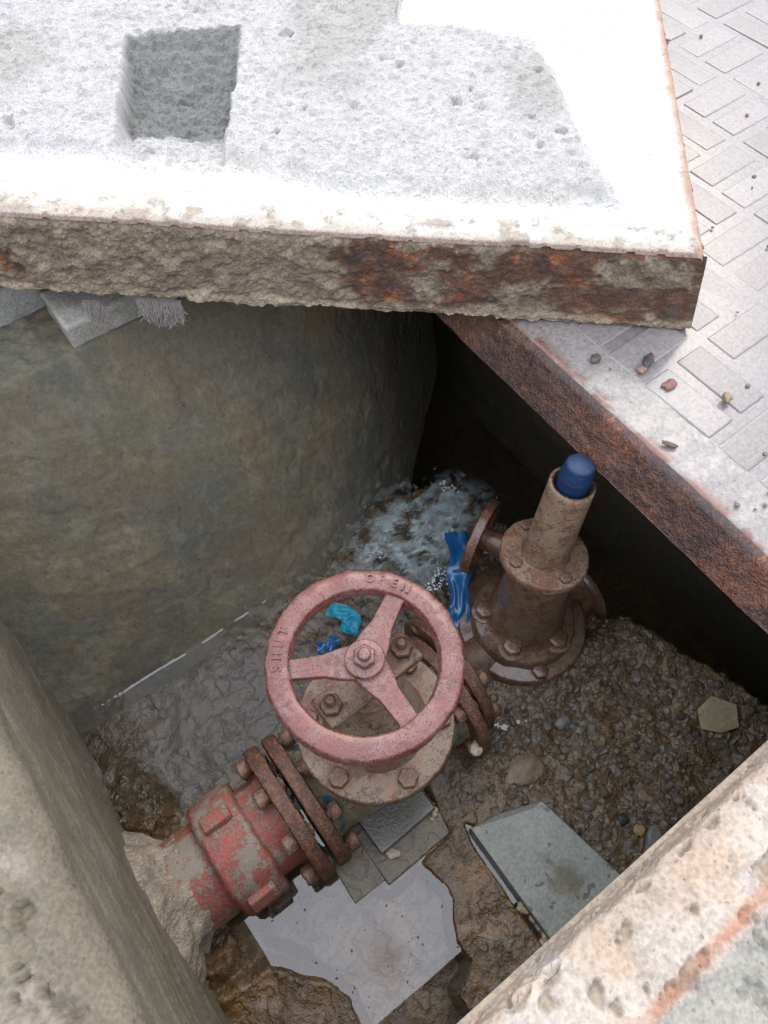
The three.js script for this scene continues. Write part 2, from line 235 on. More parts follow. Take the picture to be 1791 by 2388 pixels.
// gravel bank: stones too many to count
{
  const base = new THREE.IcosahedronGeometry(1, 1); { const p = base.attributes.position; for (let i = 0; i < p.count; i++) { const x = p.getX(i), y = p.getY(i), z = p.getZ(i), k = 0.65 + 0.7 * n3(x * 1.9 + 5, y * 1.9, z * 1.9); p.setXYZ(i, x * k, y * k * 0.8, z * k); } base.computeVertexNormals(); }
  const N = 3600, im = new THREE.InstancedMesh(base, new THREE.MeshPhysicalMaterial({ roughness: 0.6, clearcoat: 0.22, clearcoatRoughness: 0.25 }), N), o = new THREE.Object3D(), c = new THREE.Color(); let k = 0;
  while (k < N) {
    const x = rr(0.45, 1.7), z = rr(-0.55, 0.34), d = sdPoly(x, z, GRAVEL) + rr(-0.02, 0.12); if (d < 0.0 || (x > 0.42 && x < 0.74 && z > -0.13 && z < 0.3 && sdPoly(x, z, [[0.43, -0.13], [0.68, -0.06], [0.735, 0.3], [0.42, 0.3]]) > -0.005)) continue;
    const r = 0.0035 + 0.017 * Math.pow(rnd(), 4); o.position.set(x, bedY(x, z) - r * rr(0, 0.45), z); o.rotation.set(rr(0, 6), rr(0, 6), rr(0, 6)); o.scale.set(r * rr(0.8, 1.3), r * rr(0.6, 1), r * rr(0.8, 1.3)); o.updateMatrix(); im.setMatrixAt(k, o.matrix);
    const q = rnd(), t = rr(0.7, 1.3); c.setRGB(...(q < 0.6 ? [0.09 * t, 0.068 * t, 0.045 * t] : q < 0.85 ? [0.115 * t, 0.105 * t, 0.085 * t] : [0.15 * t, 0.112 * t, 0.07 * t])); im.setColorAt(k++, c);
  }
  im.name = 'gravel'; im.castShadow = im.receiveShadow = true; im.userData = { kind: 'stuff', label: 'wet brown gravel heaped along the pit wall', category: 'gravel' }; scene.add(im);
}
// ---- water standing in the pit, stirred up where the leak wells up
const LEAK = [1.0, -1.17];
{
  const sheet = (z0, z1, n) => grid(360, n, (u, v) => {
    const x = mix(-0.6, 2.1, u), z = mix(z0, z1, v), r = Math.hypot(x - LEAK[0], (z - LEAK[1]) * 1.2), a = 0.02 * Math.exp(-r * r * 9) + 0.009 * Math.exp(-r * r * 1.1);
    const y = WATER + ss(-0.5, -0.6, z) * a * ((fbm(x * 22, z * 22, 2, 3) - 0.5) * 2.4 + (fbm(x * 60, z * 60, 5, 2) - 0.5) * 0.3) + 0.0002 * (n3(x * 14, z * 14, 0) - 0.5);
    return { p: [x, y, z], uv: [x, z] };
  });
  const w = mesh('water', sheet(-2.4, -0.5, 240), M.water); w.userData = { kind: 'structure', label: 'clear rippled leak water behind the valves' };
  const w2 = mesh('water', sheet(-0.5, 0.45, 60), M.poolWater); w2.userData = { kind: 'structure', label: 'still pool mirroring the sky at the foot of the red pipe' };
  // water drawn up along the wall and along the grey block
  const line = (pts, out, hgt, wd) => { const n = pts.length - 1; return grid(n * 30, 8, (u, v) => { const f = u * n, i = Math.min(n - 1, Math.floor(f)), t = f - i, a = v * Math.PI / 2, k = hgt * (0.5 + n3(u * n * 14, 3, 1)); return { p: [mix(pts[i][0], pts[i + 1][0], t) + out[0] * wd * (1 - Math.sin(a)), WATER + 0.0006 + k * (1 - Math.cos(a)), mix(pts[i][1], pts[i + 1][1], t) + out[1] * wd * (1 - Math.sin(a))], uv: [u, v] }; }); };
  for (const [a, b] of [[-0.38, -0.02], [0.05, 0.14], [0.19, 0.25], [0.31, 0.33]]) mesh('meniscus', line([0, 1, 2, 3].map((k) => { const x = mix(a, b, k / 3); return [x, -1.214 + 0.012 * (fbm(x * 5, -1.1 * 7 + 0.75, 3, 4) - 0.5) + 0.004 * (n3(x * 40, 2, 1) - 0.5)]; }), [0, 1], 0.009, 0.011), M.poolWater, w);
}

// ================================================================ the four walls of the pit, each with its rim
const ridge = (x, y) => Math.pow(1 - Math.abs(2 * fbm(x * 1.6, y * 11, 4, 3) - 1), 6);
{ // battered mud-plastered wall behind the valve; it bends back into a void shaped to go dark under the cover
  const t = thing('pit_wall', 'long sloping mud plastered pit wall with trowel streaks, bent back under the cover to fade into the dark', 'wall', [0, 0, 0]);
  const tint = (s, y) => { let c = mix3([0.82, 0.82, 0.82], [1.12, 1.12, 1.1], ss(0.58, 0.68, fbm(s * 3 + 7, y * 7 + s * 2, 5, 4)) * 0.6); return mix3(c, [1.08, 0.98, 0.8], 0.6 * ss(0.46, 0.66, fbm(s * 4 + 1, y * 5, 8, 4))); };
  const g = grid(520, 300, (u, v) => { // straight, then bent back under the cover so its shading fades
    const L = v * 1.75, up = L > 1.15, y = up ? -0.2 : -1.35 + L, E = 0.3 + 0.35 * (y + 1.02), Rb = 1.5, TH = 0.72, A = E + 0.75 + Rb * TH + 0.7, a = u * A - 0.75;
    let s = a, back = 0, nx = 0, nz = 1; if (a > E) { const th = Math.min((a - E) / Rb, TH), ex = Math.max(0, a - E - Rb * TH); s = E + Rb * Math.sin(th) + ex * Math.cos(TH); back = Rb * (1 - Math.cos(th)) + ex * Math.sin(TH); nx = Math.sin(th); nz = Math.cos(th); }
    const base = (up ? -1.86 - (L - 1.15) : -1.25 - 0.718 * (y + 1.05)) - back;
    const n = fbm(a * 5, y * 7 + L * 3, 3, 4) - 0.5, r = ridge(a + 0.25 * y, y + 0.22 * a), hole = ss(0.64, 0.72, fbm(a * 9, y * 12, 9, 3)), f = fbm(a * 30, L * 30, 6, 3) - 0.5;
    const d = (0.004 * n + (up ? 0.02 * f : 0.003 * r - 0.004 * hole + 0.003 * f)) * (1 - Math.exp(-(((L - 1.15) / 0.025) ** 2)));
    return { p: [s + (up ? 0 : 0.8 * nx * d), y + d * (up ? 1 : 0.58), base + d * (up ? 0 : 0.81 * nz)], uv: [a, L], c: tint(a, y) };
  });
  mesh('wall_face', g, M.plaster, t);
  mesh('chamber_wall', grid(160, 80, (u, v) => { const x = mix(-0.9, 2.3, u), y = mix(0.0, -2.2, v), n = fbm(x * 6, y * 6, 14, 4) - 0.5; return { p: [x, y, -2.65 + 0.03 * n], uv: [x, y], c: tint(x, y) }; }), M.plaster, t);
  mesh('backing', new THREE.BoxGeometry(3.6, 2.3, 0.2).translate(0.7, -1.15, -2.8), M.brickMud, t);
  // kerb stones left on the ledge under the cover
  const k = rough(new THREE.BoxGeometry(0.78, 0.095, 0.19, 60, 6, 12).translate(0.58, -0.165, -1.97), 0.006, 18);
  mesh('kerb', paintVerts(k, (x, y, z) => { const q = fbm(x * 12, y * 12, z * 12, 4); return q > 0.68 ? [0.42, 0.4, 0.36] : [0.29 + 0.1 * q, 0.285 + 0.1 * q, 0.26 + 0.08 * q]; }), M.concrete, t);
  const st = rough(new THREE.BoxGeometry(1.75, 0.13, 0.4, 90, 6, 20).translate(0.1, -0.15, -2.29), 0.004, 14);
  mesh('step', paintVerts(st, () => [0.32, 0.33, 0.31]), M.concrete, t);
}
{ // steel angle along the paved side
  const t = thing('pit_wall', 'pit wall set far back under the paved edge to fall dark, with a rusty steel angle along its top', 'wall');
  const Z0 = -2.6, Z1 = 0.4;
  const g = grid(560, 46, (u, v) => { // face from the rounded upper edge down
    const z = mix(Z0, Z1, u), y = -0.006 - 0.122 * v, n = fbm(z * 16, y * 16, 3, 4) - 0.5, f = fbm(z * 60, y * 60, 5, 3) - 0.5, e = 0.012 * Math.pow(1 - clamp(v / 0.12), 2);
    const o = fbm(z * 7, y * 14, 12, 4); const c = mix3([0.42, 0.38, 0.4], [0.74, 0.62, 0.54], ss(0.42, 0.66, o));
    return { p: [1.19 - 0.062 * v + e + 0.008 * n + 0.004 * f, y, z], uv: [z, y], c };
  });
  mesh('steel_angle', g, M.rustV, t);
  const under = grid(200, 6, (u, v) => { const z = mix(Z0, Z1, u); return { p: [1.127 + 0.24 * v, -0.128 + 0.004 * fbm(z * 20, v, 1, 2), z], uv: [z, v * 0.2], c: [0.75, 0.68, 0.64] }; });
  mesh('steel_underside', under, M.rustV, t);
  const top = grid(460, 34, (u, v) => { // silt-covered top
    const z = mix(Z0, Z1, u), x = mix(1.2, 1.345, v), n = fbm(x * 20, z * 20, 2, 4) - 0.5, edge = 1 - ss(0, 0.25 + 0.25 * (fbm(z * 9, 2, 4, 3) - 0.3), v);
    const c = mix3([0.27, 0.255, 0.245], [0.2, 0.085, 0.06], edge * ss(0.42, 0.6, fbm(x * 26, z * 26, 8, 3) + 0.1 * edge));
    return { p: [x, 0.0 - 0.007 * Math.pow(1 - clamp(v / 0.1), 2) + 0.005 * n - 0.003, z], uv: [x, z], c };
  });
  mesh('rim_top', top, mat('concrete', { ...V, bump: 0.0025, rough: 0.5, clearcoat: 0.6, clearcoatRoughness: 0.2 }), t);
  const w = grid(240, 120, (u, v) => { const z = mix(-2.7, 0.5, u), y = mix(-0.02, -2.2, v), n = fbm(z * 6, y * 6, 21, 4) - 0.5; return { p: [2.1 + 0.03 * n, y, z], uv: [z, y], c: [0.82, 0.8, 0.76] }; });  // face moved far back under the paving so the recess falls dark
  mesh('wall_face', w, M.plaster, t);
  mesh('backing', new THREE.BoxGeometry(0.25, 2.3, 3.7).translate(2.26, -1.17, -1.1), M.brickMud, t);
  mesh('added_ceiling', new THREE.BoxGeometry(1.15, 0.09, 3.5).translate(1.8, -0.075, -1.1), M.brickMud, t);  // unseen slab added over the recess to block light
}
{ // near kerb, rough peach coloured concrete with a rusted bar in it
  const t = thing('pit_wall', 'near pit wall with a rough peach coloured concrete kerb and a rust streak along it', 'wall');
  const X0 = -0.75, X1 = 1.7;
  const g = grid(560, 190, (u, v) => {
    const x = mix(X0, X1, u), L = v * 0.74; let z, y, nx, ny; const R = 0.022;
    if (L < 0.16) { z = 0.186; y = -0.16 - R + L; nx = -1; ny = 0; } else if (L < 0.16 + R * Math.PI / 2) { const a = (L - 0.16) / R; z = 0.186 + R - R * Math.cos(a); y = -R + R * Math.sin(a); nx = -Math.cos(a); ny = Math.sin(a); } else { z = 0.186 + R + (L - 0.16 - R * Math.PI / 2); y = 0; nx = 0; ny = 1; }
    const n = fbm(x * 9, z * 9 + y * 9, 31, 4) - 0.5, f = fbm(x * 34, z * 34 + y * 30, 33, 4, 0.6) - 0.5, k = fbm(x * 60, z * 60, 37, 2), pits = ss(0.62, 0.74, fbm(x * 26, z * 26 + y * 26, 35, 3));
    const bar = Math.exp(-(((z - 0.345 - 0.006 * Math.sin(x * 7)) / 0.014) ** 2)), outer = ss(0.355, 0.385, z);
    const d = 0.016 * n + 0.02 * f * (nx < -0.5 ? 0.5 : 1) - 0.013 * pits - 0.012 * outer + 0.004 * bar;
    let c = mix3([0.4, 0.335, 0.27], [0.43, 0.39, 0.345], ss(0.4, 0.6, fbm(x * 6, z * 6, 41, 3))); c = mix3(c, [0.43, 0.3, 0.2], 0.45 * ss(0.52, 0.7, fbm(x * 12, z * 12, 43, 4))); c = mix3(c, [0.25, 0.2, 0.14], 0.6 * pits); c = mix3(c, [0.42, 0.42, 0.43], 0.5 * ss(0.66, 0.74, fbm(x * 8 + 3, z * 8, 45, 3)));
    c = mix3(c, [0.36, 0.17, 0.1], clamp(0.8 * bar * (0.2 + 1.2 * fbm(x * 14, z * 20, 3, 4)))); c = mix3(c, [0.3, 0.295, 0.26], outer); 
    return { p: [x, y + ny * d, z + nx * d], uv: [x, L], c };
  });
  mesh('kerb', g, M.concrete, t);
  mesh('kerb_underside', grid(200, 6, (u, v) => { const x = mix(X0, X1, u); return { p: [x, -0.175, 0.175 + 0.2 * v], uv: [x, v * 0.2], c: [0.4, 0.345, 0.28] }; }), M.concrete, t);
  mesh('wall_face', grid(260, 120, (u, v) => { const x = mix(-0.7, 2.2, u), y = mix(-0.1, -2.2, v), n = fbm(x * 6, y * 6, 51, 4) - 0.5; return { p: [x, y, 0.2 + 0.1 * ss(-0.15, -0.9, y) + 0.02 * n], uv: [x, y], c: [0.8, 0.85, 0.85] }; }), M.plaster, t);
  mesh('backing', new THREE.BoxGeometry(3.4, 2.2, 0.2).translate(0.75, -1.25, 0.5), M.brickMud, t);
}
{ // wall that the pipe comes through, its top spread with rough mortar
  const t = thing('pit_wall', 'smooth pit wall that the red pipe comes out of, its top spread with rough grey mortar', 'wall');
  const Z0 = -2.75, Z1 = 0.7;
  const g = grid(480, 330, (u, v) => {
    const z = mix(Z0, Z1, u), L = v * 2.1 - 0.08, R = 0.06; let x, y, nx, ny;
    if (L < 1.1) { const k = L / 1.1; y = -1.16 + L; x = mix(-0.465, -0.405, k); nx = 1; ny = 0; } else if (L < 1.1 + R * Math.PI / 2) { const a = (L - 1.1) / R; x = -0.405 - R + R * Math.cos(a); y = -0.06 + R * Math.sin(a); nx = Math.cos(a); ny = Math.sin(a); } else { x = -0.405 - R - (L - 1.1 - R * Math.PI / 2); y = 0; nx = 0; ny = 1; }
    const soft = ss(-0.44, -0.54, x - 0.06 * (fbm(z * 6, 3, 1, 3) - 0.5)), n = fbm(x * 8, y * 8 + 2, z * 8, 4) - 0.5, f = fbm(x * 38, y * 38, z * 38, 4, 0.6) - 0.5, pit = ss(0.58, 0.72, fbm(x * 20, y * 20 + 9, z * 20, 3));
    const d = 0.014 * n + soft * (0.045 * f - 0.03 * pit) + 0.006 * (1 - soft) * (ridge(z, y * 0.6 + x) - 0.3);
    let c = mix3([0.165, 0.146, 0.105], [0.29, 0.252, 0.21], soft * ss(0.35, 0.6, fbm(x * 7, z * 7, 61, 3))); c = mix3(c, [0.21, 0.19, 0.15], 0.5 * ss(0.5, 0.66, fbm(z * 5, y * 5 + x * 5, 63, 4))); c = mix3(c, [0.19, 0.165, 0.11], soft * 0.5 * pit);
    return { p: [x + nx * d, y + ny * d - 0.05 * ny * ss(0.12, 0.24, z), z], uv: [z, L], c };
  });
  mesh('wall_face', g, M.concrete, t);
  mesh('backing', new THREE.BoxGeometry(0.2, 2.2, 3.6).translate(-0.68, -1.2, -1.1), M.brickMud, t);
}

// ================================================================ the cover slab
{
  const T = 0.258, W = 2.95, D = 1.75;
  const t = thing('cover_slab', 'thick white concrete cover slab in a rusty steel frame, dragged across the pit corner', 'cover slab', [1.539, 0.005, -0.743]);
  t.rotation.y = -41.18 * Math.PI / 180;
  // top: pale border, raised rough panel, hand pocket
  const panelEdge = (x, z) => { // >0 inside the panel
    const wob = 0.03 * (fbm(x * 6, z * 6, 3, 3) - 0.5), right = -(x + 0.19 + 0.215 * clamp(-(z + 0.145) / 0.73, -0.2, 1.6)), front = -(z + 0.145 + 0.085 * ss(-0.8, -1.35, x));
    const back = z + 0.93 + 0.05 * ss(-0.4, -1.0, x) - (x > -0.85 ? 0 : -9);
    return Math.min(right, front, Math.max(back, -9)) + wob;
  };
  const POCKET = [[-1.545, -0.2], [-1.255, -0.2], [-1.315, -0.86], [-1.66, -0.78]];
  const g = grid(590, 350, (u, v) => {
    const x = mix(-W, 0, u), z = mix(-D, 0, v), big = fbm(x * 3, z * 3, 2, 3) - 0.5, n = fbm(x * 16, z * 16, 4, 4) - 0.5, f = fbm(x * 46, z * 60, 6, 4, 0.6) - 0.5;
    const inside = ss(-0.012, 0.05, panelEdge(x, z) + 0.03 * (fbm(x * 24, z * 24, 5, 3) - 0.5)), pk = ss(-0.008, 0.012, sdPoly(x, z, POCKET) + 0.02 * (fbm(x * 14, z * 14, 8, 3) - 0.5));
    let y = 0.003 * n + 0.008 * big + inside * (0.036 + 0.014 * big + 0.016 * n + 0.03 * f) ;
    const floor = -0.055 * ss(-0.27, -0.46, z) + 0.1 * ss(-0.5, -0.88, z) + 0.045 * f + 0.02 * n; y = mix(y, floor, pk);
    const hole = ss(0.83, 0.86, fbm(x * 17 + 3, z * 17, 14, 2)); y -= 0.02 * hole * inside;
    const lump = ss(0.6, 0.68, fbm(x * 38, z * 38, 12, 4) + 0.12 * (fbm(x * 5, z * 9, 22, 2) - 0.55)) * ss(-0.13, -0.05, z) * (1 - inside); y += 0.007 * lump;
    let c = mix3([0.56, 0.54, 0.475], [0.62, 0.61, 0.565], ss(0.4, 0.6, fbm(x * 4, z * 4, 16, 3))); c = mix3(c, [0.46, 0.455, 0.44], inside); c = mix3(c, [0.35, 0.335, 0.31], inside * 0.7 * ss(0.5, 0.7, fbm(x * 3 + 2, z * 3, 18, 4))); c = mix3(c, [0.185, 0.19, 0.178], pk * ss(-0.37, -0.43, z + 0.03 * (fbm(x * 20, z * 20, 5, 3) - 0.5)));
    c = mix3(c, [0.36, 0.31, 0.25], 0.9 * lump); const rim = ss(-0.075, -0.01, z + 0.07 * (fbm(x * 12, z * 12, 6, 4) - 0.5)); c = mix3(c, [0.4, 0.345, 0.28], 0.8 * rim * ss(0.34, 0.56, fbm(x * 30, z * 30, 9, 3) + 0.25 * rim)); c = mix3(c, [0.26, 0.19, 0.16], ss(-0.012, -0.004, z));
    c = mix3(c, [0.42, 0.27, 0.2], ss(-0.035, -0.008, x + 0.02 * (fbm(z * 20, 3, 3, 3) - 0.5)));
    if (z > -0.012) y -= 0.01 * ((z + 0.012) / 0.012) ** 2; if (x > -0.012) y -= 0.01 * ((x + 0.012) / 0.012) ** 2;
    return { p: [x, T + y, z], uv: [x, z], c };
  });
  mesh('concrete_top', g, M.stucco, t);
  // front: steel frame under caked mud and rust
  const face = (len, at, rusty) => grid(Math.round(len / 0.0042), 62, (u, v) => {
    const s = u * len, y = T - 0.008 - v * (T - 0.008), n = fbm(s * 9, y * 12, 71, 4) - 0.5, f = fbm(s * 36, y * 40, 73, 4, 0.6) - 0.5, flake = ss(0.48, 0.6, fbm(s * 13, y * 17, 75, 4)), cr = fbm(s * 80, y * 80, 76, 3) - 0.5;
    const r = rusty(s) + 1.1 * (fbm(s * 8, y * 11, 77, 5, 0.62) - 0.5), isR = ss(0.42, 0.6, r);
    const d = 0.01 * n + 0.02 * f * (1 - 0.4 * isR) + 0.008 * cr + 0.008 * flake * (1 - isR) - 0.012 * Math.pow(clamp(1 - v / 0.08), 2) - 0.01 * ss(0.86, 1, v) * (fbm(s * 14, 1, 79, 3) - 0.2);
    let c = mix3([0.92, 0.92, 0.9], [0.5, 0.31, 0.26], isR); c = mix3(c, [1.45, 0.6, 0.27], 0.6 * isR * ss(0.62, 0.72, fbm(s * 24, y * 28, 81, 4, 0.6))); c = mix3(c, [0.3, 0.26, 0.29], 0.8 * isR * ss(0.58, 0.68, fbm(s * 18, y * 20, 83, 4))); c = mix3(c, [1.6, 1.6, 1.55], ss(0.84, 0.95, v + 0.16 * (fbm(s * 18, y * 9, 85, 3) - 0.5)) * 0.8);
    return at(s, y - (v > 0.97 ? 0.02 * (fbm(s * 8, 5, 87, 4) - 0.5) : 0), d, c);
  });
  mesh('steel_edge', face(W, (s, y, d, c) => ({ p: [s - W + 0.045 * (1 - y / T) * ss(W - 0.4, W, s) + 0.006 * ss(W - 0.01, W, s), y, d * (1 - 0.6 * ss(W - 0.02, W, s))], uv: [s, y], c }), (s) => 0.27 + 0.24 * ss(W - 1.75, W - 0.75, s)), M.crust, t);
  mesh('steel_edge', face(D, (s, y, d, c) => ({ p: [0.045 * (1 - y / T) + d * ss(0, 0.02, s), y, -s], uv: [s, y], c }), () => 0.62), M.crust, t);
  mesh('concrete_body', new THREE.BoxGeometry(W - 0.04, T - 0.12, D - 0.04).translate(-W / 2 - 0.005, T / 2 - 0.055, -D / 2 - 0.01), M.brickMud, t);
  mesh('underside', grid(60, 40, (u, v) => ({ p: [mix(-W, 0.035, u), 0.003 + 0.004 * n3(u * 40, v * 30, 2), mix(-D, 0, v)], uv: [u * W, v * D], c: [0.6, 0.6, 0.58] })), M.crust, t);
}

// ================================================================ the pipe and its fittings
const AX = [-0.995, -0.5];                            // height and z of the pipe's axis
function boltsOn(parent, n, R, x, len, r, m, phase = 0, skip = () => false) { for (let k = 0; k < n; k++) { const a = phase + k / n * Math.PI * 2; if (skip(a)) continue; const b = mesh('bolt', boltG(r, len), m, parent); b.position.set(x, Math.sin(a) * R, Math.cos(a) * R); b.rotation.set(a * 1.7, 0, -Math.PI / 2); } }
const boltCache = {};
function boltG(r, len) { const k = r + '/' + len; return boltCache[k] ??= rough(mergeGeometries([hexHead(r, r * 1.3), creased(lathe([[0, -len], [r * 0.55, -len], [r * 0.55, 0]], 10)), hexHead(r * 0.95, r * 1.1).translate(0, -len * 0.93, 0)].map((g) => { g.deleteAttribute('uv'); return g; })), 0.0035, 60); }

{ // red pipe coming out of the wall
  const t = thing('water_pipe', 'red painted iron pipe crusted with mortar, coming out of the wall to a rusty flange', 'pipe', [0, AX[0], AX[1]]);
  mesh('barrel', rough(toX(lathe([[0.148, -0.62], [0.152, -0.3], [0.15, -0.07], [0.165, -0.03]], 96)), 0.008, 16, 4), M.redpipe, t);
  const mg = paintVerts(rough(toX(lathe([[0.27, -0.5], [0.26, -0.46], [0.23, -0.435], [0.21, -0.42], [0.19, -0.41], [0.17, -0.395], [0.15, -0.37], [0.146, -0.33]], 160)), 0.03, 16, 21), () => [1.05, 1.1, 1.15]); mesh('mortar_collar', mg, M.crust, t);
  mesh('coupling', rough(toX(lathe([[0.152, -0.27], [0.184, -0.265], [0.19, -0.25], [0.19, -0.135], [0.186, -0.125], [0.155, -0.12]], 96)), 0.009, 18, 8), M.redpipe, t);
  for (let k = 0; k < 4; k++) { const a = 0.5 + k * 1.45, b = mesh('coupling_lug', rough(new RoundedBoxGeometry(0.09, 0.035, 0.05, 2, 0.008), 0.004, 30, k), M.redpipe, t); b.position.set(-0.195, Math.sin(a) * 0.195, Math.cos(a) * 0.195); b.rotation.x = -a + Math.PI / 2; }
  const f = mesh('flange', rough(toX(disc(0.235, 0.048, 0.006, 72, 0.1)), 0.004, 24, 2).translate(-0.035, 0, 0), M.rust, t);
  boltsOn(f, 8, 0.2, -0.045, 0.06, 0.03, M.iron, 0.2); f.children.forEach((b) => { b.rotation.z = Math.PI / 2; b.position.x = -0.037; });
}
{ // near gate valve
  const t = thing('gate_valve', 'flanged gate valve with a pink painted three spoke handwheel marked OPEN and SHUT', 'valve', [0.336, AX[0], AX[1]]);
  const sx = 0.336;
  mesh('valve_body', rough(mergeGeometries([toX(lathe([[0.2, -0.27], [0.165, -0.25], [0.152, -0.2], [0.165, -0.1], [0.18, 0], [0.165, 0.1], [0.152, 0.2], [0.165, 0.25], [0.2, 0.27]], 56)), (() => { const g = lathe([[0.15, 0], [0.15, 0.12], [0.16, 0.2], [0.19, 0.262]], 56); g.scale(0.85, 1, 1.12); return g; })(), new THREE.BoxGeometry(0.4, 0.03, 0.3, 8, 2, 8).translate(0, -0.06, 0)]), 0.004, 14), M.body, t);
  for (const x of [-0.27, 0.27]) { const f = mesh('flange', rough(toX(disc(0.232, 0.046, 0.006, 72, 0.1)), 0.004, 24, x * 9).translate(x - 0.023 + (x < 0 ? -0.012 : 0.012), 0, 0), M.rust, t); boltsOn(f, 8, 0.2, x < 0 ? x + 0.02 : x - 0.01, 0.05, 0.028, M.iron, 0.2); if (x > 0) f.children.forEach((b) => { b.rotation.z = Math.PI / 2; b.position.x = x - 0.008; }); }
  // bonnet leans back a little
  const bon = new THREE.Group(); bon.name = 'bonnet'; bon.position.set(0, 0.262, 0); bon.rotation.set(-0.08, 0, 0); t.add(bon);
  mesh('bonnet_flange', rough(disc(0.237, 0.046, 0.008, 96), 0.003, 20), M.iron, bon);
  for (let k = 0; k < 6; k++) { const a = (97 + 60 * k) * Math.PI / 180, b = mesh('bonnet_bolt', rough(hexHead(0.03, 0.026), 0.0018, 60, k), M.iron, bon); b.position.set(Math.cos(a) * 0.197, 0.044, Math.sin(a) * 0.197); b.rotation.y = k * 0.7; }
  mesh('bonnet_dome', rough(lathe([[0.16, 0.04], [0.15, 0.055], [0.135, 0.13], [0.1, 0.22], [0.075, 0.27], [0.07, 0.34], [0, 0.345]], 56), 0.004, 18), M.iron, bon);
  const gl = mesh('gland_flange', rough(new RoundedBoxGeometry(0.31, 0.028, 0.1, 3, 0.012), 0.003, 30), M.iron, bon); gl.position.set(0.0, 0.372, 0.0); gl.rotation.y = 0.06;
  for (const s of [-1, 1]) { const b = mesh('gland_bolt', rough(mergeGeometries([hexHead(0.03, 0.024), creased(lathe([[0, 0], [0.014, 0], [0.014, 0.05], [0.009, 0.054], [0, 0.054]], 12))].map((g) => { g.deleteAttribute('uv'); return g; })), 0.0012, 60), M.iron, bon); b.position.set(s * 0.118, 0.387, -s * 0.008); }
  mesh('stem', rough(lathe([[0.026, 0.34], [0.026, 0.49], [0, 0.49]], 20), 0.001, 40), M.rust, bon);
  // handwheel, level
  const hub = [-0.003, 0.262 + 0.525, -0.034];
  const wheel = new THREE.Group(); wheel.name = 'handwheel'; wheel.position.set(...hub); wheel.rotation.y = -36.26 * Math.PI / 180; t.add(wheel);
  const R = 0.246, r = 0.186;
  mesh('rim', rough(lathe([[r, -0.036], [r - 0.004, -0.03], [r, -0.002], [r + 0.006, 0.004], [r + 0.03, 0.007], [R - 0.008, 0.003], [R, -0.006], [R + 0.001, -0.03], [R - 0.006, -0.037], [r, -0.036]], 128), 0.0045, 22), M.red, wheel);
  for (const deg of [66, 187, 306]) {
    const a = deg * Math.PI / 180, L = r + 0.006, w0 = 0.052, w1 = 0.021, sh = new THREE.Shape(); sh.moveTo(0, -w0 * 0.8); sh.quadraticCurveTo(0.06, -w0 * 0.75, 0.1, -w1 * 1.15); sh.lineTo(L * 0.9, -w1); sh.quadraticCurveTo(L * 0.97, -w1, L, -w1 * 1.5); sh.lineTo(L, w1 * 1.5); sh.quadraticCurveTo(L * 0.97, w1, L * 0.9, w1); sh.lineTo(0.1, w1 * 1.15); sh.quadraticCurveTo(0.06, w0 * 0.75, 0, w0 * 0.8);
    const g = new THREE.ExtrudeGeometry(sh, { depth: 0.016, bevelEnabled: true, bevelSize: 0.004, bevelThickness: 0.004, bevelSegments: 2, curveSegments: 10 }).rotateX(-Math.PI / 2).rotateY(a).translate(0, -0.028, 0);
    const sp = mesh('spoke', boxUV(g), M.red, wheel); sp.rotation.y = 0;
  }
  mesh('hub', rough(lathe([[0, -0.05], [0.048, -0.05], [0.05, -0.044], [0.05, 0.004], [0.046, 0.009], [0, 0.009]], 40), 0.0012, 30), M.red, wheel);
  mesh('hub_nut', rough(mergeGeometries([hexHead(0.03, 0.022), creased(lathe([[0, 0.02], [0.017, 0.02], [0.017, 0.034], [0.013, 0.038], [0, 0.038]], 16))].map((g) => { g.deleteAttribute('uv'); return g; })), 0.0012, 50).translate(0, 0.008, 0), M.red, wheel);
  const font = await new FontLoader().loadAsync('fonts/droid/droid_sans_bold.typeface.json'), letters = [];
  const word = (txt, mid) => [...txt].forEach((ch, i) => { const g = new TextGeometry(ch, { font, size: 0.025, depth: 0.0062, curveSegments: 4 }); g.computeBoundingBox(); const b = g.boundingBox; g.translate(-(b.max.x + b.min.x) / 2, -0.013, 0); g.rotateX(-Math.PI / 2); const a = (mid - (i - (txt.length - 1) / 2) * 8.6) * Math.PI / 180; g.translate(0, 0.004, -(r + R) / 2); g.rotateY(a - Math.PI / 2); letters.push(g); });
  word('OPEN', 74); word('SHUT', 174);
  mesh('lettering', boxUV(mergeGeometries(letters.map((g) => { g.deleteAttribute('uv'); return g; }))), M.red, wheel);
}
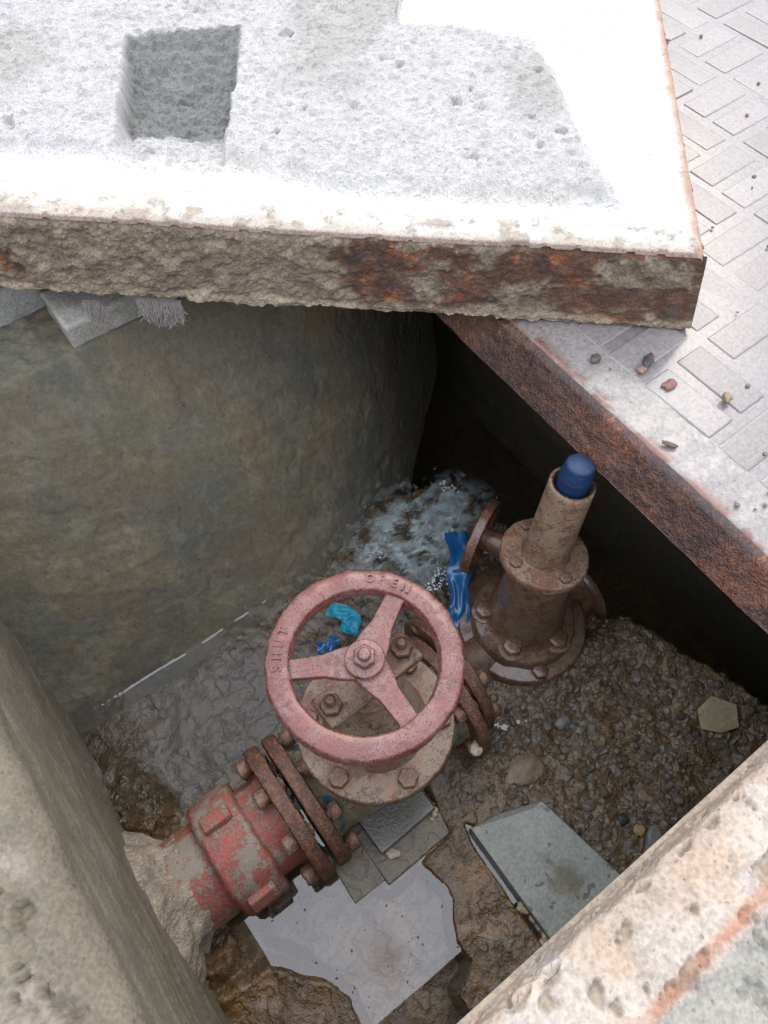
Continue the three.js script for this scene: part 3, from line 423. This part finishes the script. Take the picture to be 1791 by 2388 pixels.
{ // second valve, beside it, its operator pipe capped in blue
  const t = thing('gate_valve', 'rust brown gate valve with an upright collared pipe plugged by a blue cap', 'valve', [1.04, AX[0] - 0.045, AX[1] - 0.06]);
  mesh('valve_body', rough(mergeGeometries([toX(lathe([[0.17, -0.35], [0.125, -0.27], [0.12, 0.28], [0.16, 0.3]], 48)).translate(0, -0.11, 0), lathe([[0, -0.16], [0.12, -0.15], [0.19, -0.1], [0.205, -0.03]], 48)]), 0.006, 14, 6), M.ironWet, t);
  mesh('flange', rough(toX(disc(0.234, 0.046, 0.006, 72, 0.1)), 0.004, 24, 5).translate(-0.372, 0, 0), M.rust, t);
  boltsOn(t.children[t.children.length - 1], 8, 0.2, -0.33, 0.05, 0.028, M.iron, 0.2);
  const bf = mesh('bonnet_flange', rough(lathe([[0.19, -0.06], [0.236, -0.055], [0.24, -0.045], [0.236, -0.01], [0.226, -0.004], [0.18, -0.004], [0.176, 0.006], [0.1, 0.008]], 80), 0.004, 18, 2), M.ironWet, t);
  const cv = mesh('bonnet_cover', rough(lathe([[0.19, 0.0], [0.188, 0.03], [0.178, 0.046], [0.15, 0.058], [0.13, 0.08], [0.12, 0.14], [0.108, 0.3], [0.095, 0.5], [0, 0.5]], 80), 0.01, 14, 9), M.ironWet, t);
  for (const [a, R, r] of [[150, 0.125, 0.036], [80, 0.13, 0.036], [10, 0.13, 0.034], [220, 0.13, 0.034], [290, 0.13, 0.034]]) { const q = a * Math.PI / 180, b = mesh('bonnet_bolt', rough(mergeGeometries([hexHead(r, 0.034), creased(disc(r * 1.35, 0.008, 0.002, 24))].map((g) => { g.deleteAttribute('uv'); return g; })), 0.003, 50, a), M.ironWet, t); b.position.set(Math.cos(q) * R * 1.12, 0.05, Math.sin(q) * R * 1.12); }
  const lug = mesh('flange_bolt', rough(hexHead(0.03, 0.03), 0.003, 50, 3), M.ironWet, t); lug.position.set(-0.08, -0.01, 0.185);
  // collar and pipe, leaning a little to the wall
  const up = new THREE.Group(); up.name = 'operator'; up.position.set(-0.01, 0.5, -0.01); up.rotation.set(-0.08, 0, -0.15); t.add(up);
  mesh('collar', rough(disc(0.138, 0.034, 0.006, 64), 0.003, 22, 4), M.ironSilt, up);
  for (const a of [100, 190, 280, 10]) { const q = a * Math.PI / 180, b = mesh('collar_bolt', rough(hexHead(0.02, 0.014), 0.0012, 60, a), M.iron, up); b.position.set(Math.cos(q) * 0.108, 0.032, Math.sin(q) * 0.108); }
  mesh('pipe', rough(lathe([[0.078, 0.03], [0.07, 0.05], [0.066, 0.34], [0.066, 0.355], [0.054, 0.357], [0.054, 0.2]], 48), 0.002, 18, 7), M.ironSilt, up);
  mesh('cap', rough(lathe([[0.044, 0.26], [0.044, 0.375], [0.047, 0.38], [0.047, 0.392], [0.043, 0.397], [0.041, 0.43], [0.034, 0.44], [0, 0.444]], 36), 0.001, 20), M.cap, up);
  // side wheel on a short shaft
  const sw = new THREE.Group(); sw.name = 'side_handwheel'; sw.position.set(-0.02, 0.28, -0.26); sw.rotation.set(Math.PI / 2, 0, -0.52, 'YXZ'); sw.rotation.order = 'YXZ'; sw.rotation.set(Math.PI / 2, 0.45, 0); t.add(sw);
  mesh('rim', rough(lathe([[0.115, -0.018], [0.15, -0.018], [0.155, -0.012], [0.155, 0.012], [0.15, 0.018], [0.115, 0.018], [0.115, -0.018]], 72).scale(0.9, 1, 0.9), 0.003, 20), M.wetRust, sw);
  for (let k = 0; k < 3; k++) mesh('spoke', boxUV(new RoundedBoxGeometry(0.12, 0.016, 0.03, 2, 0.004).translate(0.06, 0, 0).rotateY(k * 2.09 + 0.4)), M.wetRust, sw);
  mesh('shaft', rough(lathe([[0.035, -0.02], [0.04, 0.02], [0.045, 0.12], [0.06, 0.26]], 32), 0.003, 20), M.wetRust, sw);
}

// ================================================================ loose blocks, bricks, stones
{ // pale grey block beside the near kerb
  const out = [[0.437, -0.118], [0.53, -0.1], [0.675, -0.047], [0.70, 0.1], [0.727, 0.27], [0.432, 0.285]], sh = new THREE.Shape(out.map(([x, z]) => new THREE.Vector2(x, -z)));
  const e = new THREE.ExtrudeGeometry(sh, { depth: 0.05, bevelEnabled: true, bevelSize: 0.004, bevelThickness: 0.004, bevelSegments: 2 }).rotateX(-Math.PI / 2);
  const dense = grid(90, 120, (u, v) => { // chipped top with its brown stain
    const L = mix(0.436, 0.433, v), Rr = mix(0.6, 0.728, ss(0, 0.55, v)), z0 = mix(-0.118, -0.047, clamp(u * 1.2)), x = mix(L, mix(0.675, 0.727, v), u), z = mix(z0, mix(0.285, 0.27, u), v);
    const st = ss(0.03, 0.09, sdPoly(x, z, [[0.5, 0.02], [0.6, 0.0], [0.66, 0.12], [0.69, 0.24], [0.56, 0.28], [0.5, 0.2]]) + 0.1 * (fbm(x * 12, z * 12, 3, 4) - 0.4));
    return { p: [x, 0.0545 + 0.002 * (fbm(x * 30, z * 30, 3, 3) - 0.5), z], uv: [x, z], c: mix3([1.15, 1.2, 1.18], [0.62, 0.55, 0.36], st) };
  });
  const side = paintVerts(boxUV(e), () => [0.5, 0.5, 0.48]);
  const t = thing('concrete_block', 'pale grey concrete block with a brown stain lying against the near kerb', 'block', [0, WATER - 0.008, 0]);
  mesh('sides', side, M.tile, t); mesh('top', dense, M.tile, t);
}
function brick(label, w, h, d, pos, ry, m, grp) { const o = single('brick', label, 'brick', rough(new RoundedBoxGeometry(w, h, d, 3, 0.007), 0.003, 24, pos[0] * 20), m, grp); o.position.set(...pos); o.rotation.y = ry; return o; }
brick('dark wet brick propped under the near valve, on top of the muddy bricks', 0.225, 0.055, 0.13, [0.268, WATER + 0.022, -0.295], 0.04, M.brickWet);
brick('olive brown muddy brick under the dark wet brick', 0.27, 0.06, 0.19, [0.258, WATER - 0.0255, -0.242], 0.02, M.brickMud);
brick('lowest muddy brick, half under water beside the rusty flange', 0.16, 0.06, 0.2, [0.09, WATER - 0.028, -0.262], -0.02, M.brickMud);

function stoneG(r, sd, sq = [1, 0.7, 1], sub = 3, flat = 0.9) { const g = new THREE.IcosahedronGeometry(1, sub), p = g.attributes.position; for (let i = 0; i < p.count; i++) { const x = p.getX(i), y = p.getY(i), z = p.getZ(i), k = r * (1 - flat / 2 + flat * fbm(x * 1.6 + sd, y * 1.6, z * 1.6 + sd * 2, 2)); p.setXYZ(i, x * k * sq[0], y * k * sq[1], z * k * sq[2]); } const w = mergeVertices((() => { g.deleteAttribute('uv'); g.deleteAttribute('normal'); return g; })(), 1e-5); w.computeVertexNormals(); return boxUV(w); }
function stone(name, label, cat, pos, r, col, sd, sq, group, rot = 0) { if (pos[1] > -0.1) r *= 0.78; const g = paintVerts(stoneG(r, sd, sq), (x, y, z) => { const k = 0.65 + 0.7 * fbm(x * 160, y * 160, z * 160, 2); return col.map((c) => c * k); }); const o = single(name, label, cat, g, M.stone, group); o.position.set(...pos); o.rotation.y = rot; return o; }
stone('pebble', 'round ochre pebble on the gravel beside the near kerb', 'pebble', [0.875, bedY(0.875, 0.205) + 0.008, 0.205], 0.02, [0.36, 0.22, 0.09], 3, [1, 0.5, 0.9]);
stone('stone', 'flat grey stone between the grey block and the near kerb', 'stone', [0.9, bedY(0.9, 0.255) + 0.006, 0.255], 0.034, [0.16, 0.16, 0.145], 5, [1.4, 0.5, 0.8], undefined, 0.6);
stone('pebble', 'shiny black pebble beside the ochre pebble', 'pebble', [0.86, bedY(0.86, 0.15) + 0.008, 0.15], 0.02, [0.025, 0.028, 0.026], 8, [1, 0.6, 0.9]);
stone('stone', 'grey green rounded stone in the gravel bank', 'stone', [0.92, bedY(0.92, -0.2) + 0.01, -0.2], 0.028, [0.14, 0.15, 0.135], 11, [1.1, 0.6, 0.8]);
stone('stone', 'tan rounded stone half sunk in mud by the gravel bank', 'stone', [0.7, bedY(0.7, -0.16) + 0.002, -0.16], 0.055, [0.2, 0.15, 0.09], 14, [1.2, 0.45, 0.9]);
{ // yellowish flat flake on the dark side
  const sh = new THREE.Shape([[1.345, 0.075], [1.4, 0.07], [1.436, 0.128], [1.4, 0.178], [1.35, 0.16], [1.315, 0.12]].map(([x, z]) => new THREE.Vector2((x - 1.37) * 1.15, -(z - 0.12) * 1.15)));
  const g = paintVerts(rough(new THREE.ExtrudeGeometry(sh, { depth: 0.014, bevelEnabled: true, bevelSize: 0.003, bevelThickness: 0.003, bevelSegments: 1 }).rotateX(-Math.PI / 2), 0.002, 40), () => [0.3, 0.27, 0.15]);
  const o = single('stone', 'flat yellowish stone flake leaning on the dark wall', 'stone', g, M.stone); o.position.set(1.33, bedY(1.33, 0.1) + 0.02, 0.1); o.rotation.set(0.1, 0, 0.35);
}
for (const [x, z, r] of [[0.428, 0.155, 0.017], [0.432, 0.195, 0.012], [0.434, 0.22, 0.013], [0.437, 0.258, 0.022], [0.415, 0.268, 0.014], [0.424, -0.122, 0.008]]) stone('pebble', 'small cream pebble in the water line beside the grey block', 'pebble', [x, WATER + r * 0.25, z], r, [0.5, 0.4, 0.29], x * 90 + z * 50, [1, 0.8, 1.2], 'cream pebbles along the grey block');
for (const [x, z, r] of [[0.186, -0.215, 0.016], [0.2, -0.207, 0.012], [0.372, -0.226, 0.009], [0.356, -0.221, 0.007], [0.38, -0.236, 0.01]]) stone('pebble', 'small cream pebble in the water line beside the dark wet brick', 'pebble', [x, WATER + 0.01, z], r, [0.5, 0.44, 0.33], x * 90 + z * 50, [1, 0.8, 1.2], 'cream pebbles along the dark brick');
stone('stone', 'white lump of mortar on the far flange of the near valve', 'mortar lump', [0.58, AX[0] + 0.06, -0.29], 0.024, [0.5, 0.44, 0.34], 31, [1, 0.8, 1]);
// debris on the paving
stone('rust_flake', 'dark wet rust flake in a puddle beside the cover slab', 'rust flake', [1.40, 0.008, -0.70], 0.024, [0.06, 0.045, 0.045], 41, [1.3, 0.35, 0.7], undefined, 0.5);
stone('rust_flake', 'blue grey rust flake nearest the steel angle by the cover slab', 'rust flake', [1.29, 0.008, -0.79], 0.02, [0.1, 0.075, 0.07], 43, [1.1, 0.45, 0.8]);
stone('rust_flake', 'reddish rust flake on a paver beside the steel angle', 'rust flake', [1.386, 0.006, -0.61], 0.022, [0.22, 0.09, 0.075], 45, [1.2, 0.3, 0.8]);
stone('pebble', 'tan pebble standing on a paver', 'pebble', [1.467, 0.014, -0.487], 0.017, [0.3, 0.23, 0.16], 47, [1, 0.9, 1]);
stone('twig', 'short brown wood splinter on the rim of the pit', 'splinter', [1.242, 0.006, -0.474], 0.022, [0.1, 0.075, 0.05], 49, [0.4, 0.3, 1.2], undefined, 0.5);
stone('pebble', 'pinkish pebble in the puddle between two rust flakes', 'pebble', [1.364, 0.006, -0.69], 0.016, [0.28, 0.15, 0.12], 51, [1, 0.6, 1]);
for (let k = 0; k < 90; k++) { const x = rr(1.22, 2.9), z = rr(-1.9, 0.1); if (x - 1.2 < -0.9 * (z + 0.45) - 0.25) { /* under the slab */ } stone('grit', 'tiny brown crumb of grit lying on the wet pavers', 'grit', [x, 0.003, z], rr(0.004, 0.009), [0.2 * rr(0.6, 1.6), 0.16, 0.13], 60 + k, [1, 0.6, 1], 'crumbs of grit on the pavers'); }

// ================================================================ scraps of plastic and sacking
function ribbon(pts, w, thick = 0.003, sd = 0) { const cv = new THREE.CatmullRomCurve3(pts.map((p) => new THREE.Vector3(...p))), n = 40, m = 8; return grid(n, m, (u, v) => { const p = cv.getPoint(u), d = cv.getTangent(u), s = new THREE.Vector3(-d.z, 0.4 * Math.sin(u * 5 + sd), d.x).normalize(), k = (v - 0.5) * w * (0.75 + 0.5 * n3(u * 5, sd, 2)), q = thick * (n3(u * 9, v * 5, sd) - 0.5) * 6; return { p: [p.x + s.x * k, p.y + s.y * k + q, p.z + s.z * k], uv: [u, v] }; }); }
single('plastic_strip', 'torn bright blue plastic strip caught between the two valves', 'plastic strip', ribbon([[1.0, -0.86, -0.92], [0.975, -0.93, -0.86], [0.93, -0.98, -0.8], [0.87, -1.03, -0.72], [0.8, -1.06, -0.7]], 0.085, 0.006, 3), new THREE.MeshPhysicalMaterial({ color: new THREE.Color(0.003, 0.085, 0.23), roughness: 0.3, clearcoat: 0.7, clearcoatRoughness: 0.15, side: THREE.DoubleSide }));
single('plastic_scrap', 'teal blue plastic scrap lying under the water behind the handwheel', 'plastic scrap', ribbon([[0.5, -1.072, -1.03], [0.54, -1.07, -0.97], [0.53, -1.07, -0.93], [0.5, -1.075, -0.91]], 0.07, 0.004, 8), M.teal);
single('plastic_scrap', 'dark blue plastic shred under the water beside the valve gland', 'plastic scrap', ribbon([[0.38, -1.08, -0.93], [0.42, -1.078, -0.91], [0.46, -1.08, -0.92]], 0.04, 0.004, 12), M.blue);

function sacking(label, at, w, h, n, sd) { // frayed fibres hanging off the slab edge
  const gs = []; for (let k = 0; k < n; k++) { const u = hash(k, sd, 1) - 0.5, L = h * (0.35 + 0.65 * hash(k, sd, 2)) * (1 - Math.abs(u) * 0.5), p = []; for (let i = 0; i < 5; i++) { const t = i / 4; p.push(new THREE.Vector3(u * w * (1 - 0.15 * t) + 0.02 * t * (hash(k, i, sd) - 0.5) * 1.2 + 0.02 * t * t * (hash(k, sd, 11) - 0.5), -L * t, 0.012 * (hash(k, sd, 5) - 0.5) + 0.02 * t * (hash(k, sd + 3, i) - 0.5))); } gs.push(new THREE.TubeGeometry(new THREE.CatmullRomCurve3(p), 6, 0.0004 + 0.0007 * hash(k, sd, 8), 4)); }
  const o = single('sacking_scrap', label, 'sacking', mergeGeometries(gs), M.fibre); o.position.set(...at); o.rotation.y = -41.18 * Math.PI / 180; return o;
}
const onSlab = (x, y, z) => { const a = 41.18 * Math.PI / 180; return [1.539 + x * Math.cos(a) - z * Math.sin(a), y, -0.743 + x * Math.sin(a) + z * Math.cos(a)]; };
sacking('wide frayed tuft of grey sacking hanging from the lower edge of the cover slab', onSlab(-1.445, 0.012, 0.022), 0.13, 0.115, 520, 3);
sacking('small frayed tuft of grey sacking dangling on threads under the cover slab', onSlab(-1.65, -0.01, 0.022), 0.05, 0.11, 220, 9);

// ================================================================ white water of the leak
{ // grit afloat on the pool
  const N = 46, im = new THREE.InstancedMesh(new THREE.IcosahedronGeometry(1, 1), new THREE.MeshStandardMaterial({ color: new THREE.Color(0.05, 0.04, 0.03), roughness: 0.8 }), N), o = new THREE.Object3D(); let k = 0;
  while (k < N) { const x = rr(-0.4, 0.25), z = rr(-0.3, 0.2); if (sdPoly(x, z, POOL) < 0.01) continue; const r = rr(0.001, 0.0032); o.position.set(x, WATER + 0.0005, z); o.scale.set(r * rr(1, 2), r * 0.5, r); o.rotation.y = rr(0, 6); o.updateMatrix(); im.setMatrixAt(k++, o.matrix); }
  im.name = 'floating_grit'; im.userData = { kind: 'stuff', label: 'dark specks of grit floating on the still pool', category: 'grit' }; scene.add(im);
}
{
  const streak = (x, z) => { const wx = x + 0.09 * (fbm(x * 6, z * 6, 4, 3) - 0.5), wz = z + 0.09 * (fbm(x * 6 + 9, z * 6, 4, 3) - 0.5), r = Math.hypot((wx - 0.96) / 0.46, (wz + 1.1) / 0.28), rd = 1 - Math.abs(2 * fbm(wx * 9, wz * 15, 8, 5, 0.6) - 1); return clamp(ss(1.1, 0.2, r) * (0.15 + 1.15 * ss(0.55, 0.98, rd)) - 0.2); };
  const N = 512, d = new Uint8Array(N * N * 4); for (let j = 0; j < N; j++) for (let i = 0; i < N; i++) { const x = mix(0.55, 1.35, i / N), z = mix(-1.4, -0.85, j / N), k = (j * N + i) * 4, a = clamp(streak(x, z) * (0.35 + 1.1 * fbm(x * 34, z * 34, 3, 3))) * 165; d[k] = d[k + 1] = d[k + 2] = a; d[k + 3] = 255; }
  const al = new THREE.DataTexture(d, N, N); al.magFilter = THREE.LinearFilter; al.needsUpdate = true;
  const f = mesh('foam', grid(160, 110, (u, v) => { const x = mix(0.55, 1.35, u), z = mix(-1.4, -0.85, v); return { p: [x, WATER + 0.004 + 0.02 * streak(x, z) * fbm(x * 30, z * 30, 1, 3), z], uv: [u, v] }; }), new THREE.MeshPhysicalMaterial({ color: new THREE.Color(0.36, 0.44, 0.45), roughness: 0.15, alphaMap: al, transparent: true, side: THREE.DoubleSide }));
  f.userData = { kind: 'stuff', label: 'white water churning where the leak wells up', category: 'foam' };
  const b = new THREE.IcosahedronGeometry(1, 1), NB = 160, im = new THREE.InstancedMesh(b, new THREE.MeshPhysicalMaterial({ color: new THREE.Color(0.9, 0.95, 0.97), roughness: 0.03, transmission: 0.7, thickness: 0, ior: 1.6 }), NB), o = new THREE.Object3D(); let k = 0, guard = 0;
  while (k < NB && guard++ < 60000) { const x = rr(0.5, 1.35), z = rr(-1.34, -0.85), c = fbm(x * 8, z * 8, 21, 2); if (c < 0.6 || z < -1.24 || Math.hypot(x - 0.98, z + 1.1) > 0.26) continue; const r = rr(0.0015, 0.0045); o.position.set(x, WATER + 0.004 + 0.008 * rnd() * rnd(), z); o.scale.set(r * rr(1, 1.6), r * 0.7, r * rr(1, 1.6)); o.rotation.y = rr(0, 6); o.updateMatrix(); im.setMatrixAt(k++, o.matrix); }
  im.count = k; im.name = 'bubbles'; im.userData = { kind: 'stuff', label: 'clear bubbles and drops thrown up by the leak', category: 'bubbles' }; scene.add(im);
}
renderer.render(scene, camera);
